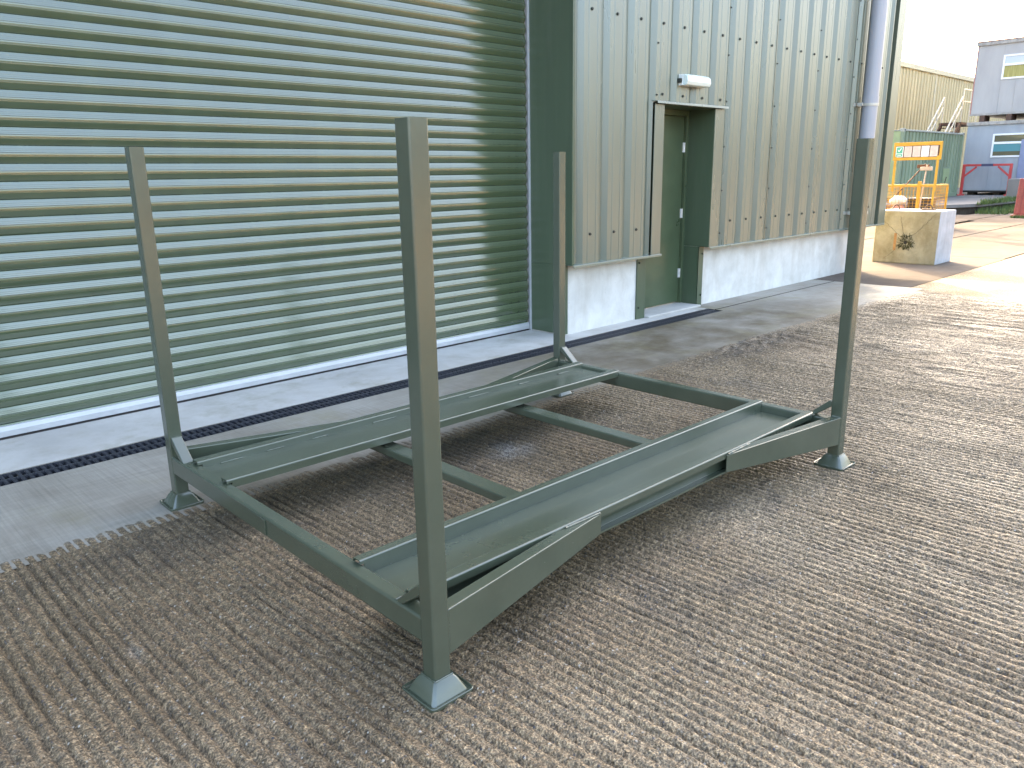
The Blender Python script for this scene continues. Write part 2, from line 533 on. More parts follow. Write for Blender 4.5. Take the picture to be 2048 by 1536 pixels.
# ------------------------------------------------------------------ ground
o = MB().add([(-600, -600, -.16), (900, -600, -.16), (900, 900, -.16), (-600, 900, -.16)], [(0, 1, 2, 3)]).obj('ground', 'ground')
tag(o, kind='structure')
EDGE = 1.93
def edge_y(x):
    return EDGE + .03 * (vnoise(x, x * 0, .35, 1., 5) - .5) + .022 * (vnoise(x, x * 0, .03, 1., 6) - .5)
def yard_h(X, Y):
    warp = .020 * (vnoise(X, Y, .11, 1.6, 12) - .5) + .022 * (vnoise(X, Y, .30, 1.1, 1) - .5) + .005 * (vnoise(X, Y, .05, .45, 2) - .5)
    ph = (X + warp + .02 * Y) / .0405
    ki = np.floor(ph)
    t = ph - ki - .5
    dep = .0082 + .0140 * vnoise(ki * 7.31, Y, 1., .8, 3) ** 1.2
    wd = .14 + .07 * vnoise(ki * 3.17, Y, 1., .8, 31)
    wear = np.clip((vnoise(X, Y, .8, .6, 41) - .06) / .30, .70, 1)
    h = -dep * np.exp(-(t / wd) ** 2) * wear * (1 - .12 * np.clip((1.0 - X) / 1.0, 0, 1))
    h += .0050 * (vnoise(X, Y, .014, .9, 33) - .5)
    lum = vnoise(X, Y, .013, .013, 7) + .6 * vnoise(X, Y, .0075, .0075, 71)
    h += .0044 * (lum - .8) + .0045 * (vnoise(X, Y, .030, .034, 8) - .5) + .005
    # the rough pour thins out over the smooth apron
    e = np.clip((edge_y(X) + .05 * (vnoise(X, Y, .06, .05, 55) - .5) - Y) / .09, -.4, 1)
    am = np.clip((edge_y(X) - Y) / .26, 0, 1)
    h = (h - .002) * (.12 + .88 * am) + .002 - .012 * (1 - np.clip(e * 1.6, -.4, 1))
    # dried lumps of mud along part of the joint
    lump = np.exp(-((X - 5.0) / .75) ** 2 - ((Y - 1.74) / .16) ** 2)
    h += lump * .035 * np.clip(vnoise(X, Y, .06, .05, 9) - .42, 0, 1)
    return h
xs = np.concatenate([np.arange(-1.2, 3.0, .0052), np.arange(3.0, 4.6, .0075), np.arange(4.6, 9.0, .0125), [9.0]])
ys = np.concatenate([np.arange(-1.6, -.9, .009), np.arange(-.9, 1.985, .0062), [1.99]])
yard = grid_mesh('yard', xs, ys, yard_h, 'yard')
tag(yard, kind='structure')
def flat(name, quads, mat, z, kind='structure'):
    m = MB()
    for x0, x1, y0, y1 in quads:
        m.add([(x0, y0, z), (x1, y0, z), (x1, y1, z), (x0, y1, z)], [(0, 1, 2, 3)])
    o = m.obj(name, mat)
    return tag(o, kind=kind)
flat('yard_surround', [(-40, 60, -60, -1.6), (-40, -1.2, -1.6, EDGE), (9.0, 13.6, -1.6, 1.955), (13.6, 60, -1.6, 1.955)], 'yard_far', -.003)
# smooth apron in front of the wall, with the slot for the drain left open
ax = np.concatenate([np.arange(-8, -1.5, .1), np.arange(-1.5, 7, .012), np.arange(7, 9.32, .05)])
m = MB()
top = [(x, EDGE - .13) for x in ax]
for i in range(len(ax) - 1):
    m.add([(top[i][0], top[i][1], .001), (top[i + 1][0], top[i + 1][1], .001), (top[i + 1][0], 2.833, .001), (top[i][0], 2.833, .001)], [(0, 1, 2, 3)])
for q in ((6.31, 9.3, 2.833, 5.0),):
    m.add([(q[0], q[2], .001), (q[1], q[2], .001), (q[1], q[3], .001), (q[0], q[3], .001)], [(0, 1, 2, 3)])
m.add([(-8, 2.833, .001), (6.31, 2.833, .001), (6.31, 2.833, -.15), (-8, 2.833, -.15)], [(0, 1, 2, 3)])
m.add([(-8, 3.035, .001), (6.31, 3.035, .001), (6.31, 3.035, -.15), (-8, 3.035, -.15)], [(0, 1, 2, 3)])
tag(m.obj('apron', 'apron'), kind='structure')
tag(MB().add([(9.312, 1.965, .001), (13.57, 1.965, .001), (13.57, 5.0, .001), (9.312, 5.0, .001)], [(0, 1, 2, 3)]).obj('corner_slab', 'slabc'), kind='structure')
tag(MB().add([(-8, 3.035, .001), (6.31, 3.035, .001), (6.31, 3.90, .001), (-8, 3.90, .001)], [(0, 1, 2, 3)]).obj('threshold_strip', 'threshold'), kind='structure')
# joint running from the drain end
o = MB().box(6.31, 9.3, 2.925, 2.937, .0, .0035).obj('joint', 'slabedge')
tag(o, kind='structure')
# yard slabs further away, gaps between them
for x0, x1, y0, y1 in ((13.62, 60, 2.0, 3.92), (13.62, 22.0, 3.97, 5.25), (22.05, 60, 3.97, 5.5), (13.62, 24, 5.30, 9.0), (24.05, 27, 5.55, 9.0), (27.03, 60, 5.55, 6.4), (13.62, 60, 9.04, 60)):
    tag(MB().box(x0, x1, y0, y1, -.15, -.002).obj('yard_slab', 'slabc'), kind='structure')

# loose pale grit and chips on the ribbed concrete
gm = MB()
for i in range(900):
    x = random.uniform(-.85, 3.2)
    y = random.uniform(-.9, 1.85)
    if random.random() < .35:
        x = random.uniform(-.8, .6)
        y = random.uniform(0, 1.7)
    r_ = random.choice([.0014, .0018, .0022, .003]) * random.uniform(.7, 1.3)
    if random.random() < .012:
        r_ *= 2.2
    z = float(yard_h(np.array([x]), np.array([y]))[0]) + r_ * .4
    vs = [(x + r_ * random.uniform(.8, 1.6), y, z), (x - r_ * random.uniform(.8, 1.6), y, z), (x, y + r_ * random.uniform(.7, 1.3), z), (x, y - r_ * random.uniform(.7, 1.3), z), (x, y, z + r_ * .8), (x, y, z - r_ * .8)]
    gm.add(vs, [(0, 2, 4), (2, 1, 4), (1, 3, 4), (3, 0, 4), (2, 0, 5), (1, 2, 5), (3, 1, 5), (0, 3, 5)])
tag(gm.obj('loose_grit', 'grit'), 'pale loose grit scattered over the ribbed concrete', 'grit', kind='stuff')

# ------------------------------------------------------------------ drain
drain = empty('drain_channel', (0, 2.934, 0), 0, 'black slotted drain running along the foot of the green building', 'drain')
m = MB().box(-8, 6.30, -.098, .098, -.14, -.10)
m.box(-8, 6.30, -.0985, -.0975, -.10, -.004).box(-8, 6.30, .0975, .0985, -.10, -.004)
m.obj('channel_body', 'drainbody', drain)
def grate(L=.5):
    g = MB()
    e = .003
    g.box(0, L - e, -.097, -.088, -.022, -.001).box(0, L - e, .088, .097, -.022, -.001)
    g.box(0, L - e, -.006, .006, -.022, -.001)
    n = 13
    for i in range(n):
        x = (i + .25) * L / n
        for y0, y1 in ((-.088, -.006), (.006, .088)):
            g.box(x, x + .019, y0, y1, -.020, -.005)
            for j in range(4):
                yy = y0 + .010 + j * .0185
                g.box(x + .0015, x + .0175, yy, yy + .007, -.004, .0005)
    return g
g0 = grate().obj('grate', 'grate', drain)
xx = 6.30 - .5
g0.location = (xx, 0, 0)
while xx > -2.2:
    xx -= .5
    dup(g0, drain, (xx, 0, random.uniform(-.0015, .001)))

# ------------------------------------------------------------------ green clad building
B = empty('clad_building', (4.15, 3.2, 0), 0, 'olive green metal clad industrial building with roller shutter', 'building')
BO = Vector((4.15, 3.2, 0))
def bpart(mb, name, mat, parent=None, **kw):
    mb.v = [(x - BO.x, y - BO.y, z - BO.z) for x, y, z in mb.v]
    return mb.obj(name, mat, parent or B, **kw)
YC, YP, YS, YD = 3.115, 3.235, 3.675, 3.45
ZB = .663
TOP = 6.2
PIT = .3485
VX0 = 4.385 + PIT / 2 + .012        # a groove between two broad flutes
def clad_profile(x0, x1):
    """broad flutes with two small creases, narrow grooves between"""
    pts = []
    k0 = int(math.floor((x0 - VX0) / PIT)) - 1
    for k in range(k0, k0 + int((x1 - x0) / PIT) + 4):
        c = VX0 + k * PIT
        for dx, dy in ((-.066, 0), (-.036, .044), (.022, .044), (.062, 0), (.118, 0), (.124, .006), (.130, 0), (.234, 0), (.240, .006), (.246, 0)):
            pts.append((c + dx, YC + dy))
    pts.sort()
    def yat(x):
        for (a, ya), (b, yb) in zip(pts, pts[1:]):
            if a <= x <= b:
                return ya + (yb - ya) * (x - a) / max(b - a, 1e-9)
    r = [(x0, yat(x0))] + [p for p in pts if x0 + 1e-4 < p[0] < x1 - 1e-4] + [(x1, yat(x1))]
    return r
def clad(x0, x1, z0, z1):
    pr = clad_profile(x0, x1)
    m = MB()
    n = len(pr)
    t = .004
    vs = [(x, y, z) for z in (z0, z1) for x, y in pr] + [(x, y + t, z) for z in (z0, z1) for x, y in pr]
    fs = []
    for i in range(n - 1):
        fs.append((i, i + 1, n + i + 1, n + i))
        fs.append((2 * n + i + 1, 2 * n + i, 3 * n + i, 3 * n + i + 1))
        fs.append((i + 1, i, 2 * n + i, 2 * n + i + 1))
    m.add(vs, fs)
    return m
bolt_me = None
def bolt(x, z, parent, r=.011, y=YC):
    global bolt_me
    key = 'b%.3f' % r
    if bolt_me is None:
        bolt_me = {}
    if key not in bolt_me:
        m = MB()
        n = 8
        m.prism([(r * 1.35 * math.cos(2 * math.pi * i / n), r * 1.35 * math.sin(2 * math.pi * i / n)) for i in range(n)], 'y', -.003, .001)
        m.prism([(r * math.cos(2 * math.pi * i / 6), r * math.sin(2 * math.pi * i / 6)) for i in range(6)], 'y', -.012, -.003)
        ob = m.obj('bolt', 'bolt', parent)
        bolt_me[key] = ob
    else:
        ob = dup(bolt_me[key], parent)
    ob.location = (x - BO.x, y - BO.y, z - BO.z)
    return ob
SHEETS = [(4.155, 5.318, ZB), (5.318, 6.585, 2.112), (6.585, 7.63, ZB), (7.63, 8.676, ZB), (8.676, 9.721, ZB), (9.721, 10.93, ZB)]
for i, (x0, x1, z0) in enumerate(SHEETS):
    # every second sheet laps a few millimetres over its neighbour
    sh = bpart(clad(x0 - (.004 if i else 0), x1, z0, TOP), 'cladding_sheet', 'clad')
    sh.location.y = -.0035 * (i % 2)
    off = -.0035 * (i % 2)
    k = 0
    while 4.385 + k * PIT < 10.8:
        bx = 4.385 + k * PIT
        if x0 < bx < x1:
            bolt(bx, 2.818, sh)
            bolt(bx, 4.5, sh)
            if z0 < 1:
                bolt(bx, .928, sh)
            elif k:
                bolt(bx + .012, 2.19, sh)
        k += 1
    if i not in (0,):
        for q in range(12):
            zz = .8 + q * .46
            if zz > z0 + .05:
                bolt(x0 + .030, zz, sh, .007, YC + (.0 if i > 1 else .0))
# lintel cladding above the shutter and the hidden rest of the shell
bpart(clad(-4.5, 4.13, 4.25, TOP), 'cladding_sheet', 'clad')
bpart(clad(-8.0, -1.95, .0, 4.25), 'cladding_sheet', 'clad')
bpart(MB().box(-1.95, 4.14, 3.10, 3.74, 4.13, 4.25), 'lintel_flashing', 'clad_flat', bevel=.004)
bpart(MB().box(-8, 10.8, 3.76, 3.84, 4.1, TOP).box(4.20, 5.40, 3.76, 3.84, .0, 4.1).box(6.42, 10.70, 3.76, 3.84, .0, 4.1).box(5.4, 6.42, 3.76, 3.84, 2.1, 4.1).box(-8, -1.95, 3.76, 3.84, 0, 4.1).box(-8, -7.9, 3.84, 15, 0, TOP), 'inner_wall', 'dark')
bpart(MB().box(11.16, 11.24, 3.16, 15.0, ZB, TOP), 'end_wall', 'clad')
bpart(MB().box(10.55, 10.70, 3.30, 15.0, 0, .7), 'end_plinth', 'plinth')
m = MB().prism([(2.95, TOP + .01), (2.95, TOP + .12), (9.0, TOP + .9), (15.1, TOP + .12), (15.1, TOP + .01)], 'x', -8.1, 11.32)
bpart(m, 'roof', 'clad')
# concrete plinth
PL = lambda x0, x1: bpart(MB().box(x0, x1, YP, 3.74, -.1, .72), 'plinth_wall', 'plinth', bevel=.006)
PL(4.172, 5.395)
PL(6.395, 10.72)
# jamb beside the shutter: one tall flat flashing
j = bpart(MB().prism([(4.135, YC - .006), (4.150, YC - .006), (4.150, YP - .01), (4.172, YP - .01), (4.172, YS + .06), (4.164, YS + .06)], 'z', ZB - .005, 4.13), 'jamb_flashing', 'clad_flat', bevel=.002)
bpart(MB().prism([(4.150, YP - .022), (4.195, YP - .022), (4.195, YP - .004), (4.170, YP - .004), (4.170, YS + .06), (4.161, YS + .06)], 'z', .012, ZB - .006), 'jamb_flashing', 'clad_flat', bevel=.002)
bpart(MB().box(4.130, 4.160, YC - .010, YC + .02, ZB, 4.13), 'corner_trim', 'clad_flat', bevel=.002)
# drip flashings under the cladding
for x0, x1 in ((4.128, 5.484), (6.392, 11.275)):
    bpart(MB().sheet([(YP + .01, ZB + .004), (YC - .028, ZB - .002), (YC - .030, ZB - .022)], .003, 'x', x0, x1, .003), 'drip_flashing', 'clad')
# corner flashing at the far end standing off the sheeting
bpart(MB().prism([(11.02, YC - .025), (11.275, YC - .025), (11.275, 3.35), (11.268, 3.35), (11.268, YC - .018), (11.028, YC - .018), (11.028, YC + .03), (11.02, YC + .03)], 'z', ZB, TOP), 'corner_trim', 'clad', bevel=.002)
bpart(MB().box(10.93, 11.02, YC + .036, YC + .043, ZB, TOP), 'cladding_sheet', 'clad_flat')
# door opening trim, reveals, flashing
bpart(MB().box(5.322, 5.478, YC - .012, YC - .004, ZB - .002, 2.100), 'door_trim', 'clad', bevel=.002)
bpart(MB().box(6.398, 6.578, YC - .012, YC - .004, ZB - .002, 2.100), 'door_trim', 'clad', bevel=.002)
bpart(MB().box(6.392, 6.398, YC - .010, YD + .03, ZB, 2.100), 'door_reveal', 'clad_flat')
bpart(MB().box(6.386, 6.394, YP - .014, YD + .03, .0, ZB - .002), 'door_reveal', 'clad_flat')
bpart(MB().box(5.472, 5.478, YC - .003, YD + .03, ZB, 2.100), 'door_reveal', 'clad_flat')
bpart(MB().box(5.395, 5.401, YP - .010, YD + .03, .0, ZB - .002), 'door_reveal', 'clad_flat')
bpart(MB().box(5.40, 6.42, YC + .0, YD + .03, 2.100, 2.106), 'door_reveal', 'clad_flat')
bpart(MB().sheet([(YC + .05, 2.128), (YC - .048, 2.122), (YC - .050, 2.102)], .004, 'x', 5.308, 6.592, .004), 'head_flashing', 'clad')
for x0, x1, bx in ((5.258, 5.402, 5.29), (6.312, 6.480, 6.45)):
    pl = bpart(MB().box(x0 if x0 < 6 else 6.386, x1, YP - .016, YP - .004, .0, ZB - .003), 'plinth_trim', 'clad_flat', bevel=.002)
    for zz in (.12, .58):
        bolt(bx, zz, pl, .008, YP - .016)
# the personnel door
d = bpart(MB().box(5.430, 6.345, YD, YD + .045, .035, 2.035), 'door_leaf', 'door', bevel=.003)
fr = bpart(MB().box(6.352, 6.392, YD - .03, YD + .06, .02, 2.098).box(5.40, 5.424, YD - .03, YD + .06, .02, 2.098).box(5.424, 6.352, YD - .03, YD + .06, 2.042, 2.098), 'door_frame', 'door', bevel=.003)
for zz in (.36, 1.02, 1.72):
    h_ = MB()
    h_.tube((6.349, YD - .012, zz - .05), (6.349, YD - .012, zz + .05), .0085, 10)
    h_.box(6.326, 6.349, YD - .006, YD - .001, zz - .05, zz + .05)
    bpart(h_, 'hinge', 'hinge', d)
bpart(MB().box(5.402, 6.384, YP - .075, YD + .06, .0, .022), 'door_sill', 'threshold', bevel=.006)
# roller shutter
SX0, SX1 = -1.90, 4.150
rs = bpart(MB().box(SX0, SX1, YS + .022, YS + .030, .0, 4.1), 'roller_shutter', 'dark')
PITCH = .0987
def slat():
    pr = []
    H = PITCH
    seq = [(0, .001), (.03, .0055), (.12, .0085), (.20, .0108), (.203, .0098), (.211, .0098), (.214, .0112), (.30, .0135), (.303, .0125), (.311, .0125), (.314, .0139), (.40, .0162), (.408, .0130), (.424, .0130), (.434, .0178), (.45, .0190), (.50, .0194), (.575, .0190), (.585, .0164), (.603, .0164), (.612, .0188), (.64, .0186), (.73, .0150), (.82, .0110), (.91, .0068), (.965, .0038), (.99, 0.0)]
    m = MB()
    pts = [(YS + .010 - dd * .90, -t * H) for t, dd in seq]
    pts += [(YS + .014, -.99 * H), (YS + .014, 0)]
    m.prism(pts, 'x', SX0 + .01, SX1 - .012)
    return m
s0 = None
ztop = 1.865 + 23 * PITCH
while ztop > .085:
    if s0 is None:
        s0 = bpart(slat(), 'slat', 'slat', rs)
        s0.location = (0, 0, ztop)
    else:
        dup(s0, rs, (random.uniform(-.002, .002), random.uniform(-.0006, .0006), ztop))
    ztop -= PITCH
bpart(MB().prism([(YS - .020, .018), (YS - .020, .052), (YS - .012, .078), (YS + .016, .078), (YS + .016, .018)], 'x', SX0 + .01, SX1 - .012), 'bottom_bar', 'alu', rs, bevel=.002)
bpart(MB().box(SX0 + .01, SX1 - .012, YS - .008, YS + .012, .0, .018), 'bottom_seal', 'rubber', rs)
bpart(MB().box(SX1 - .010, SX1 + .014, YS - .030, YS - .020, .0, 4.1).box(SX1 + .006, SX1 + .014, YS - .020, YS + .05, 0, 4.1), 'guide_rail', 'alu', rs, bevel=.002)
# downpipe
PX, PY = 10.06, 2.985
dp = MB()
n = 28
dp.prism([(PX + .098 * math.cos(2 * math.pi * i / n), PY + .098 * math.sin(2 * math.pi * i / n)) for i in range(n)], 'z', .03, TOP)
dp.prism([(PX + .104 * math.cos(2 * math.pi * i / n), PY + .104 * math.sin(2 * math.pi * i / n)) for i in range(n)], 'z', 2.31, 2.40)
dpo = bpart(dp, 'downpipe', 'pipe')
for zz in (.86, 2.28, 4.1):
    b_ = MB().prism([(PX + .107 * math.cos(2 * math.pi * i / n), PY + .107 * math.sin(2 * math.pi * i / n)) for i in range(n)], 'z', zz, zz + .035)
    b_.box(PX - .21, PX - .02, PY + .085, PY + .10, zz - .003, zz + .038)
    b_.box(PX - .21, PX - .19, PY + .02, YC + .01, zz - .003, zz + .038)
    bpart(b_, 'pipe_bracket', 'galv', dpo)
# gutter along the eaves
bpart(MB().box(-8.1, 11.3, 2.80, 2.96, TOP - .12, TOP + .02), 'gutter', 'clad')

# bulkhead lamp over the door
L = empty('bulkhead_light', (5.92, YC - .05, 2.28), 0, 'white emergency bulkhead light on cladding above the green door', 'light')
MB().box(-.21, .21, .0, .055, .004, .108).obj('housing', 'lampwhite', L, bevel=.008, seg=3)
MB().prism([(-.045, .012), (-.058, .04), (-.050, .085), (-.020, .106), (.001, .106), (.001, .004), (-.030, .004)], 'x', -.205, .215).obj('diffuser', 'lampdiff', L, bevel=.006, seg=3)
MB().box(-.235, -.21, .005, .05, .03, .07).obj('cable_gland', 'bolt', L, bevel=.004)

# ------------------------------------------------------------------ the stillage
LX, WY, HZ, T = 2.6405, 1.9919, 1.598, .060
S = empty('post_pallet', (0, 0, 0), -.0176, 'olive green steel post stillage with four tall corner posts', 'stillage')
def foot_mesh():
    m = MB()
    def ring(half, z, r):
        pts = []
        for cx, cy, st in ((1, 1, 0), (-1, 1, 90), (-1, -1, 180), (1, -1, 270)):
            for i in range(5):
                t = R(st + 90 * i / 4)
                pts.append((cx * (half - r) + r * math.cos(t), cy * (half - r) + r * math.sin(t), z))
        return pts
    rings = [ring(.0335, .060, .008), ring(.037, .056, .009), ring(.044, .048, .010), ring(.056, .026, .012), ring(.063, .013, .014), ring(.066, .0075, .014),
             ring(.0725, .0075, .014), ring(.0745, .0130, .014), ring(.0770, .0135, .015), ring(.0785, .0120, .015), ring(.0765, .000, .014)]
    n = 20
    vs = [p for r_ in rings for p in r_]
    fs = []
    for k in range(len(rings) - 1):
        for i in range(n):
            fs.append((k * n + i, k * n + (i + 1) % n, (k + 1) * n + (i + 1) % n, (k + 1) * n + i))
    fs.append(tuple(range((len(rings) - 1) * n, len(rings) * n)))
    fs.append(tuple(range(n)))
    # one upstand corner is bent outwards a little
    vs = [(x + (.003 if x > .07 and y > 0 else 0), y, z) for x, y, z in vs]
    return m.add(vs, fs)
def weld(parent, pts, r=.0035, seed=1):
    """lumpy weld bead along a polyline"""
    rr = random.Random(seed)
    m = MB()
    for p, q in zip(pts, pts[1:]):
        p = Vector(p)
        q = Vector(q)
        n = max(2, int((q - p).length / .006))
        d = (q - p).normalized()
        u = d.orthogonal().normalized()
        w_ = d.cross(u)
        vs = []
        for i in range(n + 1):
            c = p.lerp(q, i / n)
            k = r * rr.uniform(.65, 1.25)
            for j_ in range(6):
                t = j_ * math.pi / 3
                vs.append(c + (u * math.cos(t) + w_ * math.sin(t)) * k)
        fs = [(i * 6 + j_, i * 6 + (j_ + 1) % 6, (i + 1) * 6 + (j_ + 1) % 6, (i + 1) * 6 + j_) for i in range(n) for j_ in range(6)]
        m.add(vs, fs)
    return m.obj('weld_bead', 'stillage', parent, smooth=True)
post0 = foot0 = None
for k, (cx, cy) in enumerate(((T / 2, T / 2), (T / 2, WY - T / 2), (LX - T / 2, WY - T / 2), (LX - T / 2, T / 2))):
    if post0 is None:
        post0 = MB().rrect('z', -T / 2, T / 2, -T / 2, T / 2, .045, HZ, .007, 5).obj('post', 'stillage', S)
        post0.location = (cx, cy, 0)
        foot0 = foot_mesh().obj('foot', 'stillage', post0)
        for p in foot0.data.polygons:
            p.use_smooth = True
        foot0.data.set_sharp_from_angle(angle=R(35))
        po = post0
    else:
        po = dup(post0, S, (cx, cy, 0))
        f_ = dup(foot0, po, (0, 0, 0))
        f_.rotation_euler.z = R(90 * k)
    q = T / 2 + .002
    weld(po, [(-q, -q, .059), (q, -q, .059), (q, q, .059), (-q, q, .059), (-q, -q, .059)], .0035, k)
BT, BB = .243, .158
for x0 in (0., LX - T):
    MB().rrect('y', x0 + .0015, x0 + T - .0005, BB, BT, T - .002, WY - T + .002, .010, 5).obj('end_beam', 'stillage', S)
for xc in (.868, LX - .868):
    MB().rrect('y', xc - .042, xc + .042, .158, .199, .20, 1.72, .007, 4).obj('cross_member', 'stillage', S)
FT = .260                       # top of the rails
XA, XB = T + .001, LX - T - .001
def tray(name, y0, y1, side):
    """floor plate with a folded rail on either side"""
    zf = .226 if side else .2015
    tr = MB().box(XA, XB, y0, y1, zf, zf + .004).obj('tray_floor', 'stillage', S)
    return tr
t1 = tray('front', .186, .452, 0)
t2 = tray('rear', 1.440, 1.742, 1)
# front tray, inner rail: web towards the viewer, flange away
m = MB().sheet([(.442, BT + .004), (.442, FT), (.481, FT), (.481, BT + .004)], .004, 'x', .046, LX - .046, .006)
m.sheet([(.442, .201), (.442, BT + .006)], .004, 'x', XA, XB)
m.obj('rail', 'stillage', t1)
# front tray, outer rail: channel open to the outside with turned-down lip
m = MB().sheet([(.190, BT + .004), (.190, FT), (.146, FT), (.146, BT + .004)], .004, 'x', .046, LX - .046, .006)
m.sheet([(.190, BT + .006), (.190, .160), (.148, .160), (.148, .170)], .004, 'x', XA, XB, .005)
m.sheet([(.146, BT + .006), (.146, .232)], .004, 'x', XA + .02, XB - .02)
m.obj('rail', 'stillage', t1)
# rear tray, inner rail
m = MB().sheet([(1.428, BT + .004), (1.428, FT), (1.476, FT), (1.476, BT + .004)], .004, 'x', .038, LX - .05, .006)
m.sheet([(1.428, .224), (1.428, BT + .006)], .004, 'x', XA, XB)
m.sheet([(1.476, BT + .006), (1.476, .229)], .004, 'x', XA, XB)
m.obj('rail', 'stillage', t2)
# rear tray, outer rail
m = MB().sheet([(1.732, BT + .004), (1.732, FT), (1.786, FT), (1.786, BT + .004)], .004, 'x', .040, LX - .05, .006)
m.sheet([(1.732, .199), (1.732, BT + .006)], .004, 'x', XA, XB)
m.sheet([(1.786, .170), (1.786, .160), (1.744, .160), (1.744, .2)], .004, 'x', XA, XB, .004)
m.obj('rail', 'stillage', t2)
# weld runs along the tray edges
for i, x in enumerate((.14, .36, .60, .95, 1.22, 1.60, 2.0, 2.35)):
    weld(t2, [(x, 1.727, .232), (x + random.uniform(.05, .15), 1.727, .232)], .0042, 30 + i)
weld(t1, [(.062, .44, .21), (.062, .44, .245)], .003, 50)
# tapered side wings joining posts to trays
def wing(mx, my):
    fx = (lambda x: LX - x) if mx else (lambda x: x)
    if my:
        pl = [(T - .002, WY - .004), (.892, 1.797), (.892, 1.790), (.66, 1.790), (T - .002, WY - .052)]
    else:
        pl = [(T - .002, .004), (.892, .136), (.892, .1425), (.64, .1425), (T - .002, .052)]
    m = MB()
    zb = lambda x: .118 + (x - T) / (.892 - T) * .050
    zt = lambda x: .264 - (x - T) / (.892 - T) * .012
    vs = [(fx(x), y, zb(x)) for x, y in pl] + [(fx(x), y, zt(x)) for x, y in pl]
    n = len(pl)
    m.add(vs, [tuple(range(n)), tuple(range(n, 2 * n))] + [(i, (i + 1) % n, n + (i + 1) % n, n + i) for i in range(n)])
    o = m.obj('side_wing', 'stillage', S, bevel=.005, seg=3)
    if not my:
        weld(o, [(fx(T + .001), .006, .125), (fx(T + .001), .006, .262), (fx(T + .002), .05, .265)], .0042, 60 + mx)
        weld(o, [(fx(.70), .139, .2565), (fx(.885), .137, .2545)], .0045, 70 + mx)
    return o
for a in (0, 1):
    for b in (0, 1):
        wing(a, b)
# corner braces from post to end beam
def brace(mx, my):
    fx = (lambda x: LX - x) if mx else (lambda x: x)
    fy = (lambda y: WY - y) if my else (lambda y: y)
    prof = [(T - .001, .338), (T + .014, .338), (.186, BT - .001), (.152, BT - .001), (T - .001, .310)]
    m = MB()
    vs = [(fx(x), fy(y), z) for x in (.005, .053) for y, z in prof]
    n = len(prof)
    m.add(vs, [tuple(range(n)), tuple(range(n, 2 * n))] + [(i, (i + 1) % n, n + (i + 1) % n, n + i) for i in range(n)])
    o = m.obj('corner_brace', 'stillage', S, bevel=.004)
    weld(o, [(fx(.006), fy(.187), BT + .001), (fx(.052), fy(.187), BT + .001)], .003, 80 + mx * 2 + my)
for a in (0, 1):
    for b in (0, 1):
        brace(a, b)
# cut and welded patch on the end beam
MB().box(-.0015, .002, 1.02, 1.155, .168, .232).obj('weld_patch', 'stillage', S, bevel=.001)
weld(S, [(-.001, 1.018, .170), (-.001, 1.018, .225), (-.001, 1.05, .234)], .0022, 91)

# ------------------------------------------------------------------ concrete block past the corner
CB = empty('concrete_block', (11.985, 2.53, 0), 0, 'stained concrete ballast block with lifting eyes beyond the building corner', 'concrete block')
m = MB()
nb = 9
def blockface():
    xs_, ys_, zs_ = .72, .96, .82
    m.box(0, xs_, 0, ys_, -.002, zs_)
blockface()
bb = m.obj('block_body', 'blockc', CB, bevel=.018, seg=3)
bb.data.materials.append(M['blockside'])
for p in bb.data.polygons:
    if p.normal.y < -.5 or p.normal.z > .5:
        p.material_index = 1  # side and top take the colour with skylight painted in
for ex, ey in ((.36, .30), (.16, .72)):
    e_ = MB()
    pr = None
    for i in range(9):
        t = math.pi * i / 8
        q = Vector((ex, ey + .055 * math.cos(t), .81 + .095 * math.sin(t)))
        if pr is not None:
            e_.tube(pr, q, .010, 8)
        pr = q
    if ey < .5:
        e_.box(ex - .05, ex + .05, ey - .10, ey + .10, .818, .84)
    e_.obj('lifting_eye', 'rustbrown', CB)
# dead creeper tuft around a hole in the face
hole = MB()
hole.prism([(.47 + .028 * math.cos(t * .7854), .33 + .028 * math.sin(t * .7854)) for t in range(8)], 'x', -.004, .02)
hole.obj('drain_hole', 'dark', CB)
tw = MB()
for i in range(110):
    t = random.uniform(0, 2 * math.pi)
    r1 = random.uniform(.02, .10)
    r2 = r1 + random.uniform(.02, .07)
    t2_ = t + random.uniform(-.6, .6)
    tw.tube((-.004, .47 + r1 * math.cos(t), .33 + r1 * math.sin(t)), (-random.uniform(.005, .03), .47 + r2 * math.cos(t2_), .33 + r2 * math.sin(t2_)), .0035, 4)
tag(tw.obj('dried_creeper', 'weed', CB), kind='stuff')
ck = MB()
def crack(pts):
    for p, q in zip(pts, pts[1:]):
        ck.bar((-.0008, *p), (-.0008, *q), .006, .002)
def zig(p, q, n, a):
    out = [p]
    for i in range(1, n):
        s_ = i / n
        out.append((p[0] + (q[0] - p[0]) * s_ + random.uniform(-a, a), p[1] + (q[1] - p[1]) * s_ + random.uniform(-a, a)))
    return out + [q]
crack(zig((.40, .40), (.06, .79), 12, .014))
crack(zig((.55, .42), (.84, .66), 9, .016))
crack(zig((.52, .47), (.58, .74), 7, .012))
crack(zig((.62, .22), (.78, .06), 6, .012))
ck.obj('crack', 'slabedge', CB)
MB().box(-.0012, .002, .61, .65, .20, .47).obj('rust_streak', 'ruststain', CB)

